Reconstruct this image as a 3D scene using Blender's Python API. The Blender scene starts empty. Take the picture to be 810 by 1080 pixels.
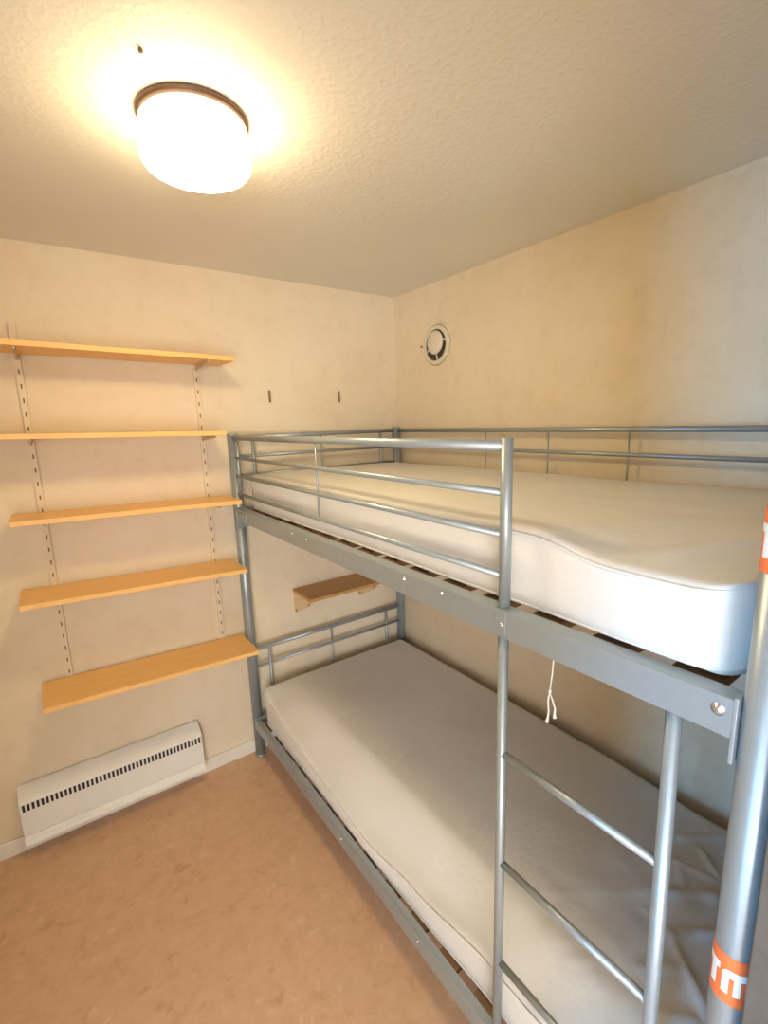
import bpy, bmesh, math, random
from mathutils import Vector, Matrix, noise
random.seed(7)
scene = bpy.context.scene
COL = scene.collection

# ------------------------------------------------------------------ materials
def nt(name):
    m = bpy.data.materials.new(name); m.use_nodes = True
    t = m.node_tree; b = t.nodes['Principled BSDF']
    return m, t, b

def coords(t, scale=1.0):
    tc = t.nodes.new('ShaderNodeTexCoord')
    mp = t.nodes.new('ShaderNodeMapping'); mp.inputs['Scale'].default_value = (scale,)*3 if not isinstance(scale, tuple) else scale
    t.links.new(tc.outputs['Object'], mp.inputs['Vector'])
    return mp.outputs['Vector']

def noise_node(t, vec, scale, detail=3, rough=.5):
    n = t.nodes.new('ShaderNodeTexNoise'); n.inputs['Scale'].default_value = scale
    n.inputs['Detail'].default_value = detail; n.inputs['Roughness'].default_value = rough
    t.links.new(vec, n.inputs['Vector']); return n

def ramp(t, fac, stops):
    r = t.nodes.new('ShaderNodeValToRGB'); e = r.color_ramp.elements
    while len(e) < len(stops): e.new(.5)
    for k, (p, c) in enumerate(stops):
        e[k].position = p; e[k].color = (*c, 1)
    t.links.new(fac, r.inputs['Fac']); return r

def bump(t, b, height, strength, dist=.01):
    n = t.nodes.new('ShaderNodeBump'); n.inputs['Strength'].default_value = strength
    n.inputs['Distance'].default_value = dist
    t.links.new(height, n.inputs['Height']); t.links.new(n.outputs['Normal'], b.inputs['Normal'])

def simple(name, color, rough=.5, metal=0., var=.06, nscale=30, bmp=0., bscale=200, bdist=.002):
    m, t, b = nt(name); v = coords(t)
    n = noise_node(t, v, nscale)
    lo = tuple(max(0, c*(1-var)) for c in color); hi = tuple(min(1, c*(1+var)) for c in color)
    r = ramp(t, n.outputs['Fac'], [(.3, lo), (.7, hi)])
    t.links.new(r.outputs['Color'], b.inputs['Base Color'])
    b.inputs['Roughness'].default_value = rough; b.inputs['Metallic'].default_value = metal
    if bmp:
        n2 = noise_node(t, v, bscale, 4); bump(t, b, n2.outputs['Fac'], bmp, bdist)
    return m

def wall_material():
    m, t, b = nt('aged cream wallpaper'); v = coords(t)
    n1 = noise_node(t, v, 2.2, 5, .6)
    r1 = ramp(t, n1.outputs['Fac'], [(.3, (.745, .615, .43)), (.52, (.785, .67, .485)), (.75, (.81, .71, .545))])
    n2 = noise_node(t, v, 14, 4, .65)
    r2 = ramp(t, n2.outputs['Fac'], [(.28, (.90, .88, .84)), (.5, (1, 1, 1))])
    mx = t.nodes.new('ShaderNodeMixRGB'); mx.blend_type = 'MULTIPLY'; mx.inputs['Fac'].default_value = .55
    t.links.new(r1.outputs['Color'], mx.inputs['Color1']); t.links.new(r2.outputs['Color'], mx.inputs['Color2'])
    t.links.new(mx.outputs['Color'], b.inputs['Base Color'])
    b.inputs['Roughness'].default_value = .75
    n3 = noise_node(t, v, 160, 3); bump(t, b, n3.outputs['Fac'], .12, .002)
    return m

def ceiling_material():
    m, t, b = nt('stippled ceiling paint'); v = coords(t)
    n1 = noise_node(t, v, 1.6, 3)
    r1 = ramp(t, n1.outputs['Fac'], [(.35, (.76, .73, .64)), (.7, (.80, .77, .69))])
    t.links.new(r1.outputs['Color'], b.inputs['Base Color'])
    b.inputs['Roughness'].default_value = .6
    n2 = noise_node(t, v, 70, 2, .45)
    r2 = ramp(t, n2.outputs['Fac'], [(.45, (0, 0, 0)), (.72, (1, 1, 1))])
    bump(t, b, r2.outputs['Color'], .22, .003)
    return m

def floor_material():
    m, t, b = nt('flecked terracotta vinyl'); v = coords(t)
    n1 = noise_node(t, v, 16, 5, .7)
    r1 = ramp(t, n1.outputs['Fac'], [(.3, (.59, .37, .225)), (.5, (.66, .425, .265)), (.72, (.69, .47, .32))])
    # streaky flecks
    n0 = noise_node(t, v, 5, 2)
    ad = t.nodes.new('ShaderNodeVectorMath'); ad.operation = 'MULTIPLY_ADD'
    ad.inputs[1].default_value = (.12, .12, .12)
    t.links.new(n0.outputs['Color'], ad.inputs[0]); t.links.new(v, ad.inputs[2])
    n2 = noise_node(t, ad.outputs['Vector'], 26, 3, .55)
    r2 = ramp(t, n2.outputs['Fac'], [(.60, (0, 0, 0)), (.72, (1, 1, 1))])
    mx = t.nodes.new('ShaderNodeMixRGB'); mx.inputs['Color2'].default_value = (.76, .54, .38, 1)
    mu = t.nodes.new('ShaderNodeMath'); mu.operation = 'MULTIPLY'; mu.inputs[1].default_value = .6
    t.links.new(r2.outputs['Color'], mu.inputs[0]); t.links.new(mu.outputs[0], mx.inputs['Fac'])
    t.links.new(r1.outputs['Color'], mx.inputs['Color1'])
    n3 = noise_node(t, ad.outputs['Vector'], 19, 3, .6)
    r3 = ramp(t, n3.outputs['Fac'], [(.26, (1, 1, 1)), (.40, (0, 0, 0))])
    mx2 = t.nodes.new('ShaderNodeMixRGB'); mx2.inputs['Color2'].default_value = (.50, .26, .15, 1)
    mu2 = t.nodes.new('ShaderNodeMath'); mu2.operation = 'MULTIPLY'; mu2.inputs[1].default_value = .55
    t.links.new(r3.outputs['Color'], mu2.inputs[0]); t.links.new(mu2.outputs[0], mx2.inputs['Fac'])
    t.links.new(mx.outputs['Color'], mx2.inputs['Color1'])
    t.links.new(mx2.outputs['Color'], b.inputs['Base Color'])
    b.inputs['Roughness'].default_value = .5
    return m

def wood_material(name, lo, hi, rough=.45):
    m, t, b = nt(name); v = coords(t, (2.0, 22.0, 22.0))
    n = noise_node(t, v, 2.2, 5, .6)
    r = ramp(t, n.outputs['Fac'], [(.3, lo), (.7, hi)])
    t.links.new(r.outputs['Color'], b.inputs['Base Color']); b.inputs['Roughness'].default_value = rough
    return m

def fabric_material(name, color):
    m, t, b = nt(name); v = coords(t)
    n1 = noise_node(t, v, 5, 3)
    r = ramp(t, n1.outputs['Fac'], [(.3, tuple(c*.95 for c in color)), (.7, color)])
    t.links.new(r.outputs['Color'], b.inputs['Base Color'])
    b.inputs['Roughness'].default_value = .85
    try: b.inputs['Sheen Weight'].default_value = .1
    except Exception: pass
    n2 = noise_node(t, v, 45, 4, .6); bump(t, b, n2.outputs['Fac'], .18, .006)
    return m

M = {}
M['wall'] = wall_material()
M['ceiling'] = ceiling_material()
M['floor'] = floor_material()
M['steel'] = simple('silver powder coated steel', (.34, .385, .40), .36, .45, .03, 60)
M['bolt'] = simple('zinc bolt', (.72, .73, .74), .25, .9, .03, 60)
M['shelfwood'] = wood_material('beech laminate', (.83, .48, .155), (.90, .55, .195))
M['brownwood'] = wood_material('brown stained wood', (.50, .25, .075), (.58, .31, .10))
M['palewood'] = wood_material('pale raw wood', (.70, .52, .30), (.78, .60, .36))
M['slat'] = wood_material('bed slat wood', (.24, .13, .06), (.32, .18, .085), .6)
M['mattress'] = fabric_material('white mattress ticking', (.71, .69, .645))
M['piping'] = simple('mattress piping', (.70, .69, .67), .8, 0, .05, 50)
M['heater'] = simple('white enamelled sheet', (.80, .79, .74), .4, 0, .03, 8)
M['black'] = simple('dark slot', (.02, .018, .016), .7, 0, .1)
M['standard'] = simple('cream painted steel strip', (.75, .67, .53), .5, 0, .05, 20)
M['bracket'] = simple('painted bracket steel', (.55, .42, .26), .45, 0, .04, 20)
M['white'] = simple('off white gloss paint', (.80, .76, .67), .45, 0, .04, 6)
M['plastic'] = simple('yellowed white plastic', (.74, .66, .50), .4, 0, .04, 12)
M['duct'] = simple('dark duct', (.05, .042, .034), .7, 0, .2)
M['cord'] = simple('cotton cord', (.82, .78, .70), .9, 0, .06, 90)
M['orange'] = simple('orange sticker vinyl', (.90, .19, .055), .35, 0, .03, 30)
M['sticker_white'] = simple('white sticker print', (.88, .88, .86), .35, 0, .02, 30)
M['lining'] = wood_material('grey brown door lining', (.10, .088, .072), (.125, .108, .088), .5)
M['lampbase'] = simple('brown lamp ring', (.12, .06, .03), .4, 0, .08, 20)
M['mark'] = simple('brown metal stub', (.27, .19, .10), .5, .2, .15, 60)
M['hole'] = simple('dark wall mark', (.16, .10, .05), .8, 0, .1)
LAMP = 46
m, t, b = nt('lit opal glass')
b.inputs['Base Color'].default_value = (.9, .88, .82, 1); b.inputs['Roughness'].default_value = .2
b.inputs['Emission Color'].default_value = (1.0, .77, .43, 1); b.inputs['Emission Strength'].default_value = LAMP*.62
M['globe'] = m
m, t, b = nt('opal glass collar')
b.inputs['Base Color'].default_value = (.9, .88, .82, 1); b.inputs['Roughness'].default_value = .2
b.inputs['Emission Color'].default_value = (1.0, .80, .50, 1); b.inputs['Emission Strength'].default_value = LAMP*.12
M['globe_collar'] = m
m, t, b = nt('opal glass bottom')
b.inputs['Base Color'].default_value = (.9, .88, .82, 1); b.inputs['Roughness'].default_value = .2
b.inputs['Emission Color'].default_value = (1.0, .77, .43, 1); b.inputs['Emission Strength'].default_value = LAMP*1.5
M['globe_bottom'] = m

# ------------------------------------------------------------------ mesh helpers
def obj(name, bm, mats, parent=None, smooth=False, bevel=0, loc=None):
    me = bpy.data.meshes.new(name)
    bmesh.ops.recalc_face_normals(bm, faces=bm.faces[:])
    bm.to_mesh(me); bm.free()
    if not isinstance(mats, (list, tuple)): mats = [mats]
    for q in mats: me.materials.append(q)
    o = bpy.data.objects.new(name, me); COL.objects.link(o)
    if parent is not None: o.parent = parent
    if loc: o.location = loc
    if smooth:
        for p in me.polygons: p.use_smooth = True
    if bevel:
        md = o.modifiers.new('bevel', 'BEVEL'); md.width = bevel; md.segments = 2; md.limit_method = 'ANGLE'
    return o

def box(bm, x0, x1, y0, y1, z0, z1, mat=0):
    vs = [bm.verts.new((x, y, z)) for z in (z0, z1) for y in (y0, y1) for x in (x0, x1)]
    for f in ((0,1,3,2), (4,6,7,5), (0,4,5,1), (2,3,7,6), (0,2,6,4), (1,5,7,3)):
        bm.faces.new([vs[i] for i in f]).material_index = mat
    return bm

def tube(bm, pts, r, n=16, cap=True, mat=0, closed=False):
    pts = [Vector(p) for p in pts]; rings = []
    up = None
    for i, p in enumerate(pts):
        if closed: d = (pts[(i+1) % len(pts)] - pts[i-1]).normalized()
        elif i == 0: d = (pts[1]-p).normalized()
        elif i == len(pts)-1: d = (p-pts[-2]).normalized()
        else: d = ((pts[i+1]-p).normalized() + (p-pts[i-1]).normalized()).normalized()
        if up is None:
            up = Vector((0,0,1)) if abs(d.z) < .9 else Vector((1,0,0))
        a = d.cross(up).normalized(); bb = a.cross(d).normalized(); up = bb
        rr = r[i] if isinstance(r, (list, tuple)) else r
        rings.append([bm.verts.new(p + (a*math.cos(2*math.pi*k/n) + bb*math.sin(2*math.pi*k/n))*rr) for k in range(n)])
    m = len(rings)
    for i in range(m if closed else m-1):
        A = rings[i]; B = rings[(i+1) % m]
        for k in range(n):
            f = bm.faces.new((A[k], A[(k+1) % n], B[(k+1) % n], B[k])); f.smooth = True; f.material_index = mat
    if cap and not closed:
        bm.faces.new(rings[0][::-1]).material_index = mat; bm.faces.new(rings[-1]).material_index = mat
    return bm

def lathe(bm, profile, n=48, center=(0,0,0), axis='z', mod=None, mat=0):
    c = Vector(center); rings = []
    for (r, h) in profile:
        ring = []
        for k in range(n):
            a = 2*math.pi*k/n; rr = r*(mod(a, h) if mod else 1)
            if axis == 'z': v = Vector((rr*math.cos(a), rr*math.sin(a), h))
            else: v = Vector((h, rr*math.cos(a), rr*math.sin(a)))
            ring.append(bm.verts.new(c+v))
        rings.append(ring)
    for A, B in zip(rings, rings[1:]):
        for k in range(n):
            f = bm.faces.new((A[k], A[(k+1) % n], B[(k+1) % n], B[k])); f.smooth = True; f.material_index = mat
    for ring in (rings[0], rings[-1]):
        bm.faces.new(ring).material_index = mat
    return bm

def empty(name, loc, label=None, cat=None, group=None):
    o = bpy.data.objects.new(name, None); o.location = loc; o.empty_display_size = .1; COL.objects.link(o)
    if label: tag(o, label, cat, group)
    return o

def tag(o, label, cat, group=None, kind=None):
    o['label'] = label; o['category'] = cat
    if group: o['group'] = group
    if kind: o['kind'] = kind
    return o

def part(name, bm, mat, parent, off, smooth=False, bevel=0):
    # bm is in world coordinates; off = world position of the owning empty
    bmesh.ops.translate(bm, verts=bm.verts[:], vec=-Vector(off))
    return obj(name, bm, mat, parent, smooth, bevel)

B = bmesh.new

# ------------------------------------------------------------------ setting
H = 2.284
XL = -2.30            # left wall of the little bedroom
YN = -2.036           # near wall (inner face), the camera stands in its doorway
DX0, DX1, DH = -2.26, -.972, 2.06
def struct(name, bm, mat, label, cat, bevel=0):
    o = obj(name, bm, mat, bevel=bevel); return tag(o, label, cat, kind='structure')

struct('floor', box(B(), -4.7, .1, -4.4, .1, -.08, 0), M['floor'], 'terracotta flecked vinyl floor running under the bunk bed', 'floor')
struct('ceiling', box(B(), -4.7, .1, -4.4, .1, H, H+.08), M['ceiling'], 'grey beige stippled ceiling with the lamp', 'ceiling')
struct('wall_back', box(B(), XL-.1, .1, 0, .1, 0, H), M['wall'], 'cream back wall behind the shelves and heater', 'wall')
struct('wall_right', box(B(), 0, .1, -4.4, 0, 0, H), M['wall'], 'cream long wall beside the bunk bed with round vent', 'wall')
struct('wall_left', box(B(), XL-.1, XL, YN-.1, 0, 0, H), M['wall'], 'cream left wall outside the frame', 'wall')
bm = B(); box(bm, XL, DX0, YN-.1, YN, 0, H); box(bm, DX1, 0, YN-.1, YN, 0, H); box(bm, DX0, DX1, YN-.1, YN, DH, H)
struct('wall_near', bm, M['wall'], 'doorway wall at the near end of the bunk bed', 'wall')
bm = B(); box(bm, XL, -.0, -.012, 0, 0, .066)
struct('baseboard_back', bm, M['white'], 'white painted baseboard along the back wall', 'baseboard', .003)
bm = B(); box(bm, -.012, 0, YN, -.012, 0, .066)
struct('baseboard_right', bm, M['white'], 'white painted baseboard behind the bunk bed', 'baseboard', .003)
bm = B(); box(bm, DX1-.022, DX1, YN-.115, YN+.002, 0, DH); box(bm, DX0, DX0+.022, YN-.115, YN+.002, 0, DH); box(bm, DX0, DX1, YN-.115, YN+.002, DH-.022, DH)
struct('door_1', bm, M['lining'], 'grey brown wooden door lining beside the near bed post', 'door frame', .002)
# the hall outside, with a daylight window and an opening added for fill
bm = B()
WY0, WY1, WZ0, WZ1 = -3.04, -2.68, .35, 2.10
box(bm, -4.7, -4.6, -4.4, WY0, 0, H); box(bm, -4.7, -4.6, WY1, YN-.1, 0, H)
box(bm, -4.7, -4.6, WY0, WY1, 0, WZ0); box(bm, -4.7, -4.6, WY0, WY1, WZ1, H)
struct('wall_hall_left', bm, M['wall'], 'hall wall with a tall window, outside the frame', 'wall')
bm = B()
VX0, VX1, VZ0, VZ1 = -4.2, -2.2, .3, 1.9  # unseen wide opening, added and placed for the fill light
box(bm, -4.7, VX0, -4.4, -4.3, 0, H); box(bm, VX1, 0, -4.4, -4.3, 0, H)
box(bm, VX0, VX1, -4.4, -4.3, 0, VZ0); box(bm, VX0, VX1, -4.4, -4.3, VZ1, H)
struct('wall_hall_back', bm, M['wall'], 'hall wall with an opening added for fill light, behind the camera', 'wall')
struct('wall_hall_front', box(B(), -4.6, XL-.1, YN-.1, YN, 0, H), M['wall'], 'hall wall left of the doorway, outside the frame', 'wall')

# ------------------------------------------------------------------ bunk bed
W = .958; PY0 = -.049; PL = -2.009; PXR = -.05; ZT = 1.599; RP = .0235
ORG = Vector((-.5, -1.03, 0))
bed = empty('bunk_bed', ORG, 'silver grey tubular steel bunk bed with built-in ladder along the right wall', 'bunk bed')
def bp(name, bm, mat=None, parent=None, bevel=0):
    if parent is None: return part(name, bm, mat or M['steel'], bed, ORG, bevel=bevel)
    return part(name, bm, mat or M['steel'], parent, ORG, bevel=bevel)

posts = {}
for key, (x, y) in dict(a=(-W, PY0), d=(PXR, PY0), c=(-W, PL), b=(PXR, PL)).items():
    bm = B(); tube(bm, [(x, y, .012), (x, y, ZT-.006)], RP, 32)
    p = bp('post', bm); posts[key] = p
    bm = B(); lathe(bm, [(RP*.4, .0), (RP+.0015, 0), (RP+.0015, .008), (RP*.9, ZT and .012)][0:4], 32, (x, y, 0)); bp('foot_cap', bm, None, p)
    bm = B(); lathe(bm, [(RP*.2, -.012), (RP*.95, -.008), (RP+.001, -.006), (RP+.001, -.001), (RP*.8, .001), (RP*.2, .0015)], 32, (x, y, ZT)); bp('end_cap', bm, None, p)

# stickers on the near post (letters follow the curve of the tube)
def sticker(parent, cx, cy, zc, hgt, a_mid, mid_label):
    bm = B(); R0 = RP+.0006; R1 = RP+.0011
    def cyl(a, z, r): 
        ang = a_mid + math.radians(a)
        return (cx + r*math.cos(ang), cy + r*math.sin(ang), zc + z*hgt)
    def patch(a0, a1, zlo, zhi, r, mat, n=None):
        n = n or max(2, int(abs(a1-a0)/4)); prev = None
        for i in range(n+1):
            a = a0+(a1-a0)*i/n
            lo = zlo(a) if callable(zlo) else zlo; hi = zhi(a) if callable(zhi) else zhi
            c = [bm.verts.new(cyl(a, lo, r)), bm.verts.new(cyl(a, hi, r)), bm.verts.new(cyl(a, hi, r-.0005)), bm.verts.new(cyl(a, lo, r-.0005))]
            if prev:
                for k in range(4):
                    f = bm.faces.new((prev[k], prev[(k+1)%4], c[(k+1)%4], c[k])); f.material_index = mat
            prev = c
    e0, e1 = -100, 84
    rc = 14.
    def cor(a):
        d = min(a-e0, e1-a)
        return .5 - (0 if d >= rc else .17*(1-math.sqrt(max(0, 1-((rc-d)/rc)**2))))
    patch(e0, e1, lambda a: -cor(a), lambda a: cor(a), R0, 0, 60)
    zb, zt = -.27, .25
    W1 = 1
    patch(-84, -33, zt-.13, zt, R1, W1)           # bar of the T
    patch(-64, -43, zb, zt-.13, R1, W1, 6)
    topm = lambda a: zt-.02 - .10*max(0, (abs(a-18)-26)/18)**2   # rounded shoulders
    patch(-24, 61, lambda a: topm(a)-.15, topm, R1, W1, 30)
    patch(-24, -5, zb, lambda a: topm(a)-.15, R1, W1, 6)
    patch(9, 28, zb, lambda a: topm(a)-.15, R1, W1, 6)
    patch(43, 61, zb, lambda a: topm(a)-.15, R1, W1, 6)
    o = part('sticker', bm, [M['orange'], M['sticker_white']], parent, ORG)
    o['label'] = mid_label
    return o
CAM = Vector((-1.651, -2.1751, 1.6326))
amid = math.atan2(CAM.y-PL, CAM.x+W)
sticker(posts['c'], -W, PL, .862, .078, amid, 'orange sticker with white letters low on the near post')
sticker(posts['c'], -W, PL, 1.482, .078, amid, 'orange sticker with white letters high on the near post')

# side rails: folded steel with a top flange and an inner ledge for the slats
def side_rail(xo, s, zt, zb, y0, y1, ledge, fl=.024):
    bm = B(); th = .003
    def bx(xa, xb, za, zc):
        lo, hi = sorted((xo+s*xa, xo+s*xb)); box(bm, lo, hi, y1, y0, za, zc)
    bx(0, th, zb, zt); bx(th, fl, zt-th, zt); bx(th, .038, ledge-th, ledge)
    bx(th, .012, zb, zb+th)
    return bp('side_rail', bm, bevel=.0012)
ZU, ZUB = 1.270, 1.2155; ZL, ZLB = .216, .164
LEDU, LEDL = 1.242, .180
XO = -W-.0205
ru = side_rail(XO, 1, ZU, ZUB, PY0-.022, PL+.026, LEDU, .034)
rl = side_rail(XO, 1, ZL, ZLB, PY0-.022, PL+.026, LEDL)
XB = PXR+.0205
rub = side_rail(XB, -1, ZU, ZUB, PY0-.022, PL+.026, LEDU)
rlb = side_rail(XB, -1, ZL, ZLB, PY0-.022, PL+.026, LEDL)
def bolt(parent, y, z, r=.0055, x=XO):
    bm = B(); lathe(bm, [(r*1.5, 0), (r*1.5, -.001), (r, -.0015), (r*.95, -.003), (r*.6, -.0042), (r*.15, -.0046)], 20, (x, y, z), 'x'); bp('bolt', bm, M['bolt'], parent)
for y, z in ((-.665, 1.257), (-.775, 1.257), (-1.299, 1.255), (-1.434, 1.257)): bolt(ru, y, z, .003)
bolt(ru, -1.603, 1.242, .0045); bolt(ru, -1.965, 1.250, .0058)
for y in (-.9, -1.32): bolt(rl, y, .196, .003)
# end brackets of the front rails
for (y0, y1, r_, zt, zb) in ((-.10, -.20, ru, 1.258, 1.232),):
    bm = B(); box(bm, XO-.0025, XO-.0002, -.205, -.085, zb, zt); bp('rail_bracket', bm, None, r_, .001)
for r_, zt, zb in ((ru, ZU, ZUB), (rl, ZL, ZLB)):
    for yy in (PL+.0245, PY0-.0265):
        bm = B(); box(bm, XO-.001, XO+.055, yy-.0015, yy+.0035, zb-.035 if zb > 1 else zb-.01, zt+.004); bp('end_plate', bm, None, r_, .001)
# bracket seam under the guard post
bm = B(); box(bm, XO-.0022, XO-.0002, -1.612, -1.585, ZUB+.004, ZU-.002); bp('rail_bracket', bm, None, ru, .0008)
# end beams (both ends, both levels)
for y in (PY0, PL):
    for zt, zb in ((ZU, ZUB), (ZL, ZLB)):
        bm = B(); box(bm, -W+RP-.001, PXR-RP+.001, y-.010, y+.010, zb, zt-.006); bp('end_beam', bm, None, None, .002)
# end rails
def htube(name, a, b_, r, n=14): 
    bm = B(); tube(bm, [a, b_], r, n); return bp(name, bm)
for y in (PY0, PL):
    for zb_, zs in ((1.582, (1.582, 1.497, 1.412)), (.566, (.566, .474))):
        for i, z in enumerate(zs):
            htube('end_rail', (-W+RP*.6, y, z), (PXR-RP*.6, y, z), .0105 if i == 0 else .0075)
        lowz = zs[-1] if zb_ > 1 else .385
        for k, x in enumerate((-.868, -.518, -.158)):
            r = .0075 if k != 1 else .0045
            top = zs[0]; bot = ZU-.008 if zb_ > 1 else ZL-.008
            htube('end_spindle', (x, y, top), (x, y, bot), r, 12)
# wall-side guard rail of the top bunk
for z, r in ((1.581, .010), (1.496, .0075), (1.33, .0065)):
    htube('guard_rail', (PXR, PY0-RP*.6, z), (PXR, PL+RP*.6, z), r)
for y in (-.704, -1.028, -1.342):
    htube('guard_spindle', (PXR, y, 1.581), (PXR, y, 1.33), .003, 10)
# front guard rail
YG = -1.591
for z, r in ((1.5815, .0105), (1.494, .0072), (1.4135, .0072), (1.3325, .0072)):
    htube('guard_rail', (-W, PY0-RP*.6, z), (-W, YG+.004, z), r)
htube('guard_spindle', (-W, -.834, 1.5815), (-W, -.834, 1.3325), .003, 10)
htube('guard_spindle', (-W, -.098, 1.5815), (-W, -.098, 1.3325), .0065, 12)
bm = B(); tube(bm, [(-W, YG, ZU-.002), (-W, YG, ZT-.003)], .0113, 24); bp('guard_post', bm)
bm = B(); tube(bm, [(-W-.001, YG, .02), (-W-.001, YG, 1.234)], .0105, 24); s1 = bp('ladder_stile', bm)
bm = B(); tube(bm, [(-W-.001, -1.917, .02), (-W-.001, -1.906, 1.234)], .0112, 24); s2 = bp('ladder_stile', bm)
for s_, yy in ((s1, YG), (s2, -1.917)):
    bm = B(); lathe(bm, [(.004, 0), (.013, 0), (.013, .02), (.011, .026)], 20, (-W-.001, yy, 0)); bp('rubber_foot', bm, M['black'], s_)
for z in (.949, .682, .415):
    htube('ladder_rung', (-W-.001, YG-.006, z), (-W-.001, -1.910, z-.004), .0078, 16)
# slats
for zt, led in ((1.259, LEDU), (.196, LEDL)):
    for k in range(15):
        y = -.13 - k*.1275
        bm = B(); box(bm, -W+.010, PXR-.010, y-.033, y+.033, led, zt)
        bp('slat', bm, M['slat'], None, .002)

# ------------------------------------------------------------------ mattresses
def lerp(tab, v):
    if v >= tab[0][0]: return tab[0][1]
    for (a, fa), (b_, fb) in zip(tab, tab[1:]):
        if v >= b_:
            u = (v-a)/(b_-a); u = u*u*(3-2*u); return fa+(fb-fa)*u
    return tab[-1][1]

def sstep(u): u = max(0, min(1, u)); return u*u*(3-2*u)

def mattress(name, x0, x1, y0, y1, z0, z1, r, deform, label, pipe_top=True):
    # rounded block made of a fine grid
    nx, ny, nz = 96, 190, 10
    loc = Vector(((x0+x1)/2, (y0+y1)/2, z0))
    bm = B(); verts = {}
    def rounded(p):
        rc = .07   # plan corner radius
        x, y, z = p
        cx = min(max(x, x0+rc), x1-rc); cy = min(max(y, y0+rc), y1-rc)
        dx, dy = x-cx, y-cy
        if dx and dy:
            l = math.hypot(dx, dy); m_ = max(abs(dx), abs(dy)); f = m_/l; x, y = cx+dx*f, cy+dy*f
        # soft vertical edge
        dt = min(x-x0, x1-x, y-y0, y1-y)
        return Vector((x, y, z))
    def V(i, j, k):
        key = (i, j, k)
        if key not in verts:
            p = rounded((x0+(x1-x0)*i/nx, y0+(y1-y0)*j/ny, z0+(z1-z0)*k/nz))
            cen = Vector((min(max(p.x, x0+r), x1-r), min(max(p.y, y0+r), y1-r), min(max(p.z, z0+r), z1-r)))
            d = p-cen
            if d.length > r*.9: p = cen+d.normalized()*min(d.length, r)
            verts[key] = bm.verts.new(deform(p)-loc)
        return verts[key]
    def quad(*ks): 
        f = bm.faces.new([V(*k) for k in ks]); f.smooth = True
    for i in range(nx):
        for j in range(ny):
            for k in (0, nz): quad((i,j,k), (i+1,j,k), (i+1,j+1,k), (i,j+1,k))
    for i in range(nx):
        for k in range(nz):
            for j in (0, ny): quad((i,j,k), (i+1,j,k), (i+1,j,k+1), (i,j,k+1))
    for j in range(ny):
        for k in range(nz):
            for i in (0, nx): quad((i,j,k), (i,j+1,k), (i,j+1,k+1), (i,j,k+1))
    o = obj(name, bm, M['mattress'], None, True, loc=loc); tag(o, label, 'mattress')
    # piping cord along the two seams
    def loop(z, ins):
        pts = []; rc = .07; N = 10
        a0, a1, b0, b1 = x0+ins, x1-ins, y0+ins, y1-ins
        for (cx, cy, st) in ((a0+rc, b0+rc, 180), (a1-rc, b0+rc, 270), (a1-rc, b1-rc, 0), (a0+rc, b1-rc, 90)):
            pts += [(cx+rc*math.cos(math.radians(st+90*q/N)), cy+rc*math.sin(math.radians(st+90*q/N))) for q in range(N+1)]
        out = []
        for p, q in zip(pts, pts[1:]+pts[:1]):
            L = math.hypot(q[0]-p[0], q[1]-p[1]); n = max(1, int(L/.025))
            out += [(p[0]+(q[0]-p[0])*s/n, p[1]+(q[1]-p[1])*s/n) for s in range(n)]
        return [deform(Vector((x, y, z)))-loc for x, y in out]
    for z in (z1-r*.55, z0+r*.55):
        bm = B(); tube(bm, loop(z, .001), .0028, 8, closed=True)
        obj('piping', bm, M['piping'], o)
    return o

# upper mattress
def dU(p):
    p = Vector(p); x, y, z = p
    hz = (z-1.261)/.156
    n = noise.noise(Vector((x*2.5, y*2.5, 3.1)))*.006 + noise.noise(Vector((x*9, y*9, 1.7)))*.0022
    z += n*hz
    e = sstep(1-(x+.93)/.30)
    z += hz*e*lerp([(-.1, 0), (-1.4, .0), (-1.62, .004), (-1.78, -.018), (-1.90, -.017), (-1.99, -.010)], y)
    lf = sstep((-1.63-y)/.26)
    z += .012*lf*(1-hz)
    x -= .028*lf*sstep(1-(x+.93)/.3)*sstep((y+1.99)/.05)
    # fold running across the near corner
    d = abs((x+.78)*.5 + (y+1.86)*.86)
    z += hz*(.007*math.exp(-(d/.02)**2))*sstep((x+.93)/.1)*sstep(1-abs(x+.72)/.2)
    x += .006*math.sin(y*5.2)*(1-abs(hz-.5))
    return Vector((x, y, z))
mattress('mattress', -.919, -.082, -1.982, -.085, 1.261, 1.417, .020, dU,
         'white single mattress lying on the top bunk')

# lower mattress, its front edge sagging over the rail, creased near end
creases = []
def Zpt(u, v, z, rot=Matrix.Rotation(-.621, 3, 'Z') @ Matrix.Rotation(.0312, 3, 'Y') @ Matrix.Rotation(1.3824, 3, 'X')):
    d = rot @ Vector(((u-405)/501.92, (540-v)/501.92, -1)); s = (z-CAM.z)/d.z
    return (CAM + d*s).xy
for (a, b_, h, w) in (((708, 881), (768, 880), .006, .010), ((690, 945), (760, 946), .008, .010), ((711, 994), (729, 988), .007, .012),
                   ((729, 988), (765, 989), .009, .010), ((704, 984), (745, 1076), .009, .010), ((738, 892), (757, 924), .007, .008),
                   ((715, 911), (757, 930), .006, .008), ((596, 1015), (644, 1019), .003, .007), ((672, 1026), (716, 1024), .006, .010),
                   ((712, 905), (722, 940), .006, .010), ((676, 960), (700, 975), .004, .008), ((690, 1078), (735, 1080), .008, .012),
                   ((628, 1030), (632, 1050), .003, .006), ((570, 945), (690, 944), .0015, .007), ((744, 868), (756, 880), .004, .006)):
    creases.append((Zpt(*a, .37), Zpt(*b_, .37), h, w))
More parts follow.
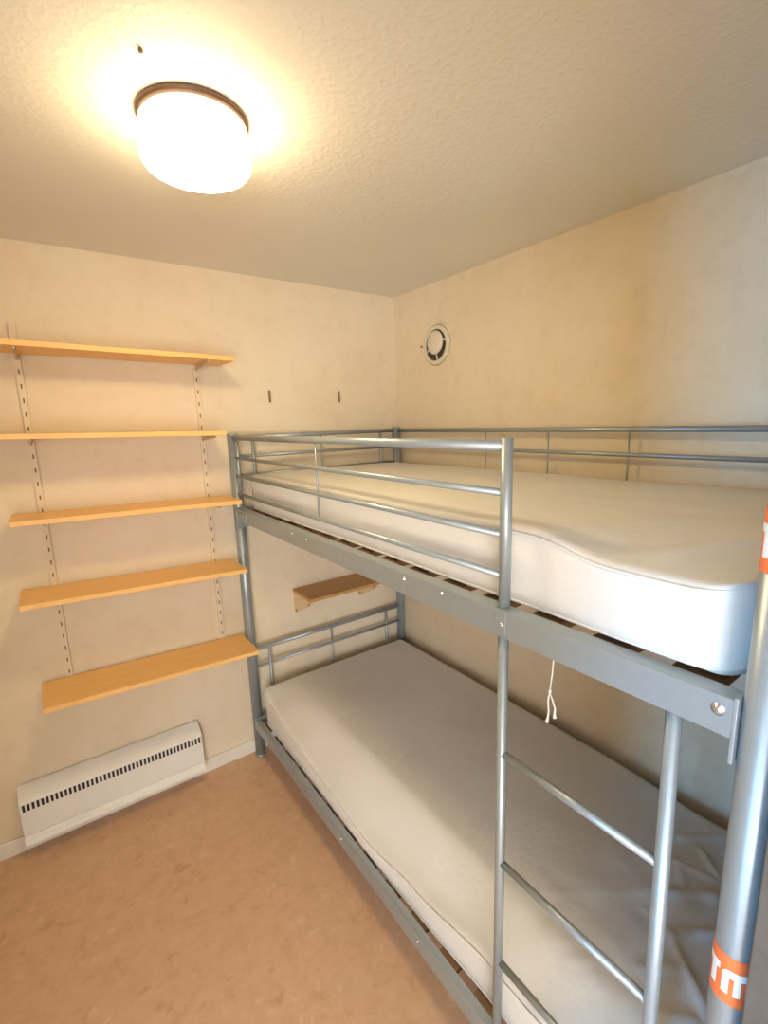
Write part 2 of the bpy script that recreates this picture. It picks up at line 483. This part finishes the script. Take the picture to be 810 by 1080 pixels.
def dL(p):
    p = Vector(p); x, y, z = p
    hz = (z-.198)/.182
    n = noise.noise(Vector((x*2.2, y*2.2, 7.1)))*.006 + noise.noise(Vector((x*8, y*8, 4.7)))*.0015
    z += n*hz
    near = sstep((-1.35-y)/.35)
    z += near*hz*noise.noise(Vector((x*13, y*13, 9.7)))*.005
    if hz > .5:
        for a, b_, h, w in creases:
            ab = b_-a; u = max(-.1, min(1.1, (Vector((x, y))-a).dot(ab)/ab.length_squared))
            d = (Vector((x, y))-(a+ab*u)).length
            if d < .05: z += h*math.exp(-(d/w)**2)*sstep(min(u+.15, 1.15-u)/.3)
    e = sstep(1-(x+.94)/.17)
    sag = lerp([(-.08, 0), (-.22, .028), (-.45, .058), (-.7, .085), (-1.05, .108), (-1.27, .098), (-1.53, .062), (-1.99, .04)], y)
    z -= sag*e*hz
    z -= .022*near*hz*sstep((x+.5)/.4)
    bul = lerp([(-.08, 0), (-.35, -.010), (-1.0, -.014), (-1.25, .004), (-1.55, .013), (-1.99, .013)], y)
    x += bul*e*(sstep(hz/.5) if bul < 0 else 1)
    return Vector((x, y, z))
mattress('mattress', -.940, -.078, -1.982, -.082, .198, .380, .024, dL,
         'white single mattress on the bottom bunk, creased at its near end')

# ------------------------------------------------------------------ wall shelving
for x, z0, z1, lab in ((-1.680, .615, 2.01, 'cream slotted metal shelf strip on the left end of the shelves'),
                       (-1.076, .600, 1.895, 'cream slotted metal shelf strip near the bunk bed post')):
    t_ = empty('shelf_standard', (x, 0, z0), lab, 'shelf standard')
    bm = B(); box(bm, -.010, .010, -.003, 0, 0, z1-z0)
    box(bm, -.010, -.008, -.011, -.003, 0, z1-z0); box(bm, .008, .010, -.011, -.003, 0, z1-z0)
    box(bm, -.010, .010, -.012, -.011, 0, z1-z0)
    n = int((z1-z0-.03)/.05)
    for k in range(n):
        zc = .03+k*.05
        box(bm, -.0022, .0022, -.0124, -.0119, zc-.008, zc+.008, 1)
    obj('strip', bm, [M['wall'], M['hole']], t_)
# boards: (left x, right x, z top left, z top right, depth)
ords = ['top', 'second', 'middle', 'fourth', 'lowest']
SH = [(-1.80, -.976, 1.926, 1.906, .22, 'topmost beech shelf board on the wall, seen slightly from below'),
      (-1.80, -1.036, 1.632, 1.614, .22, 'beech shelf board seen edge-on at eye height, second from the top'),
      (-1.772, -.990, 1.343, 1.324, .20, 'beech shelf board level with the top bunk side rail, third from the top'),
      (-1.785, -.998, 1.058, 1.026, .22, 'beech shelf board second from the bottom, between middle and lowest boards'),
      (-1.771, -.984, .677, .648, .235, 'lowest beech shelf board, hanging just above the white wall heater')]
for (xl, xr, zl, zr, dep, lab) in SH:
    ln = xr-xl; ang = math.atan2(zl-zr, ln)
    t_ = empty('wall_shelf', (xl, 0, zl), lab, 'shelf', 'beech boards of the wall shelving')
    t_.rotation_euler = (0, ang, 0)
    bm = B(); box(bm, 0, ln, -dep, -.013, -.018, 0); obj('board', bm, M['shelfwood'], t_, bevel=.0015)
    for xs in (-1.680, -1.076):
        u = xs-xl
        bm = B()
        prof = [(-.012, -.018), (-dep+.012, -.018), (-dep+.012, -.026), (-.10, -.034), (-.012, -.040)]
        A_ = [bm.verts.new((u-.003, y, z)) for y, z in prof]; B_ = [bm.verts.new((u+.003, y, z)) for y, z in prof]
        bm.faces.new(A_); bm.faces.new(B_[::-1])
        for k in range(5): bm.faces.new((A_[k], A_[(k+1)%5], B_[(k+1)%5], B_[k]))
        obj('bracket', bm, M['bracket'], t_)

# small brown shelf above the lower bunk
sx0, sx1, sd, sz = -.705, -.292, .205, .806
t_ = empty('small_wall_shelf', (sx0, 0, sz), 'small brown wooden wall shelf with pale triangular bracket above the lower bunk', 'shelf')
bm = B(); box(bm, 0, sx1-sx0, -sd, 0, -.016, 0); obj('board', bm, M['brownwood'], t_, bevel=.0015)
for u in (.004, sx1-sx0-.022):
    bm = B()
    prof = [(0, -.016), (-sd+.012, -.016), (-sd+.012, -.030), (-.02, -.125), (0, -.125)]
    A_ = [bm.verts.new((u, y, z)) for y, z in prof]; B_ = [bm.verts.new((u+.016, y, z)) for y, z in prof]
    bm.faces.new(A_); bm.faces.new(B_[::-1])
    for k in range(5): bm.faces.new((A_[k], A_[(k+1)%5], B_[(k+1)%5], B_[k]))
    o = obj('bracket', bm, M['palewood'], t_); o['label'] = 'pale triangular wooden bracket'
    for yy, zz in ((-.028, -.108), (-sd+.03, -.034)):
        bm = B(); lathe(bm, [(.001, 0), (.006, 0), (.006, -.0008), (.001, -.001)], 12, (u-.0002, yy, zz), 'x')
        obj('screw', bm, M['hole'], o)

# two short metal stubs on the back wall
for x, lab in ((-.751, 'short dark metal hook on back wall, the one nearer the shelves'),
               (-.377, 'short dark metal hook on back wall, the one nearer the corner')):
    bm = B(); box(bm, -.005, .005, -.007, 0, -.027, .027); box(bm, -.003, .003, -.011, -.007, -.022, .018)
    tag(obj('wall_hook', bm, M['mark'], bevel=.001, loc=(x, 0, 1.764)), lab, 'hook', 'stubs on the back wall')

# ------------------------------------------------------------------ heater
hx0, hx1 = -1.905, -1.230; hw = hx1-hx0
t_ = empty('wall_heater', ((hx0+hx1)/2, 0, .06), 'white electric wall heater with dark slotted grille under the lowest shelf', 'heater')
OH = Vector(t_.location)
prof = [(0, .286), (-.014, .287), (-.070, .248), (-.073, .243), (-.074, .106), (-.071, .102), (-.074, .097), (-.084, .088), (-.088, .076), (-.086, .064), (0, .058)]
bm = B()
prof2 = prof
A_ = [bm.verts.new((hx0, y, z)) for y, z in prof2]; B_ = [bm.verts.new((hx1, y, z)) for y, z in prof2]
bm.faces.new(A_); bm.faces.new(B_[::-1])
for k in range(len(prof2)): bm.faces.new((A_[k], A_[(k+1) % len(prof2)], B_[(k+1) % len(prof2)], B_[k]))
part('casing', bm, M['heater'], t_, OH, bevel=.0015)
bm = B()
n = 44
for k in range(n):
    x = hx0+.006+(hw-.012)*(k+.5)/n; w = (hw-.012)/n*.27
    box(bm, x-w, x+w, -.0742, -.070, .210, .238)
part('grille', bm, M['black'], t_, OH)['label'] = 'row of dark slots'
bm = B(); box(bm, hx0+.002, hx1-.002, -.0755, -.0725, .111, .114); part('trim_line', bm, M['heater'], t_, OH)
for xa in (hx0+.08, hx1-.12):
    bm = B(); box(bm, xa, xa+.04, -.02, -.0125, .018, .060); part('mounting_bracket', bm, M['heater'], t_, OH)

# ------------------------------------------------------------------ ceiling lamp
LX, LY = -1.291, -1.003
t_ = empty('ceiling_lamp', (LX, LY, H), 'lit round ceiling lamp with ribbed white glass shade and brown ring', 'lamp')
bm = B(); lathe(bm, [(.05, 0), (.112, 0), (.114, -.003), (.114, -.009), (.110, -.012), (.05, -.012)], 64)
obj('base_ring', bm, M['lampbase'], t_)
bm = B()
def ribs(a, h): 
    k = max(0, min(1, (-h-.055)/.02)); return 1+.03*k*(abs(math.cos(a*20))-.3)
pr = [(.06, -.012), (.105, -.013), (.1105, -.020), (.112, -.034), (.105, -.045), (.0985, -.051), (.104, -.058), (.1105, -.067),
      (.1125, -.078), (.111, -.090), (.104, -.099), (.092, -.105), (.070, -.108), (.035, -.109), (.004, -.1095)]
lathe(bm, pr, 204, mod=ribs)
for f in bm.faces:
    zc = f.calc_center_median().z
    f.material_index = 1 if zc > -.049 else (0 if zc > -.096 else 2)
obj('glass_shade', bm, [M['globe'], M['globe_collar'], M['globe_bottom']], t_, True)

# small screw in the ceiling beside the lamp
bm = B(); lathe(bm, [(.001, -.006), (.004, -.006), (.0045, -.003), (.003, 0), (.001, 0)], 14)
tag(obj('ceiling_screw', bm, M['hole'], None, True, loc=(-1.418, -1.154, H)), 'small dark screw in the ceiling beside the lamp', 'screw')

# ------------------------------------------------------------------ round vent on the right wall
FY, FZ = -.334, 1.993
t_ = empty('wall_vent', (0, FY, FZ), 'round white extractor vent high on the right wall near the corner', 'vent')
def annulus(bm, prof, n=48):
    rings = [[bm.verts.new((h, r*math.cos(2*math.pi*k/n), r*math.sin(2*math.pi*k/n))) for k in range(n)] for r, h in prof]
    for A, Bq in zip(rings, rings[1:]+rings[:1]):
        for k in range(n):
            f = bm.faces.new((A[k], A[(k+1)%n], Bq[(k+1)%n], Bq[k])); f.smooth = True
    return bm
obj('ring', annulus(B(), [(.074, -.001), (.074, -.010), (.078, -.013), (.090, -.009), (.098, -.001)]), M['plastic'], t_)
bm = B(); lathe(bm, [(.0735, -.0012), (.0735, -.0022)], 40, axis='x'); obj('duct', bm, M['duct'], t_)['label'] = 'dark duct opening'
bm = B(); lathe(bm, [(.050, -.004), (.056, -.006), (.056, -.010), (.052, -.015), (.036, -.019), (.006, -.020)], 40, (0, .004, .013), 'x'); obj('valve_disc', bm, M['plastic'], t_)
for a in (60, 170, 262, 335):
    bm = B()
    ca, sa = math.cos(math.radians(a)), math.sin(math.radians(a))
    tube(bm, [(-.006, .004+.050*ca, .013+.050*sa), (-.006, .0735*ca, .0735*sa)], .0035, 8)
    obj('spoke', bm, M['plastic'], t_)
bm = B()
wp = [(466, 318), (463.5, 327), (464, 336), (466, 341), (470, 342), (474.5, 344)]
tube(bm, [(-.004, -.373, 2.187), (-.005, -.355, 2.15), (-.005, -.358, 2.11), (-.005, -.372, 2.09), (-.005, -.40, 2.083), (-.004, -.425, 2.070)], .0028, 8)
o = obj('vent_cable', bm, M['plastic'], None); tag(o, 'thin bent cable on the right wall above the round vent', 'cable')
bm = B(); lathe(bm, [(.001, 0), (.003, 0), (.003, -.006), (.0045, -.007), (.003, -.009), (.001, -.0095)], 12, axis='x')
tag(obj('wall_nail', bm, M['hole'], None, loc=(0, -.221, 2.0)), 'tiny nail head in the wall left of the round vent', 'nail')

# ------------------------------------------------------------------ cord hanging from the top bunk
sx, sy = -.85, -1.632
bm = B()
tube(bm, [(sx, sy, 1.243), (sx+.001, sy, 1.20), (sx+.002, sy+.002, 1.15), (sx+.002, sy+.004, 1.105), (sx, sy+.007, 1.065)], .0016, 8)
lathe(bm, [(.001, .004), (.0036, .002), (.0036, -.003), (.001, -.005)], 10, (sx, sy+.007, 1.064))
tube(bm, [(sx, sy+.007, 1.062), (sx+.001, sy+.011, 1.040), (sx, sy+.008, 1.015), (sx, sy+.010, .998), (sx, sy+.012, .990)], [.0018, .0018, .0018, .003, .0045], 8)
tube(bm, [(sx, sy+.007, 1.062), (sx, sy-.001, 1.045), (sx, sy-.007, 1.030), (sx, sy-.006, 1.016), (sx, sy-.007, 1.009)], [.0018, .0018, .0018, .003, .0045], 8)
tag(obj('cord', bm, M['cord'], None), 'white cotton cord with two knotted ends hanging under the top bunk', 'cord')

# ------------------------------------------------------------------ light
w = bpy.data.worlds.new('World'); scene.world = w; w.use_nodes = True
w.node_tree.nodes['Background'].inputs['Color'].default_value = (.62, .80, 1.0, 1)
w.node_tree.nodes['Background'].inputs['Strength'].default_value = .6
def area(name, loc, rot, sx_, sy_, energy, color):
    l = bpy.data.lights.new(name, 'AREA'); l.shape = 'RECTANGLE'; l.size = sx_; l.size_y = sy_; l.energy = energy; l.color = color
    o = bpy.data.objects.new(name, l); o.location = loc; o.rotation_euler = rot; COL.objects.link(o); return o
area('window_daylight', (-4.62, (WY0+WY1)/2, (WZ0+WZ1)/2), (0, math.radians(-90), 0), WZ1-WZ0, WY1-WY0, 132, (.13, .50, 1.0))
area('hall_fill_light', ((VX0+VX1)/2, -4.32, (VZ0+VZ1)/2), (math.radians(90), 0, 0), VX1-VX0, VZ1-VZ0, 142, (.95, .93, .97))  # added fill light that lifts the shaded parts of the room

# ------------------------------------------------------------------ camera
cam = bpy.data.cameras.new('camera'); co = bpy.data.objects.new('camera', cam); COL.objects.link(co)
cam.sensor_fit = 'VERTICAL'; cam.sensor_height = 24; cam.lens = 501.92/1080*24; cam.clip_start = .01
co.location = CAM; co.rotation_euler = (1.3824, .0312, -.6210)
scene.camera = co
vs = scene.view_settings
vs.view_transform = 'Standard'; vs.look = 'None'; vs.exposure = 0; vs.gamma = 1; vs.use_curve_mapping = False
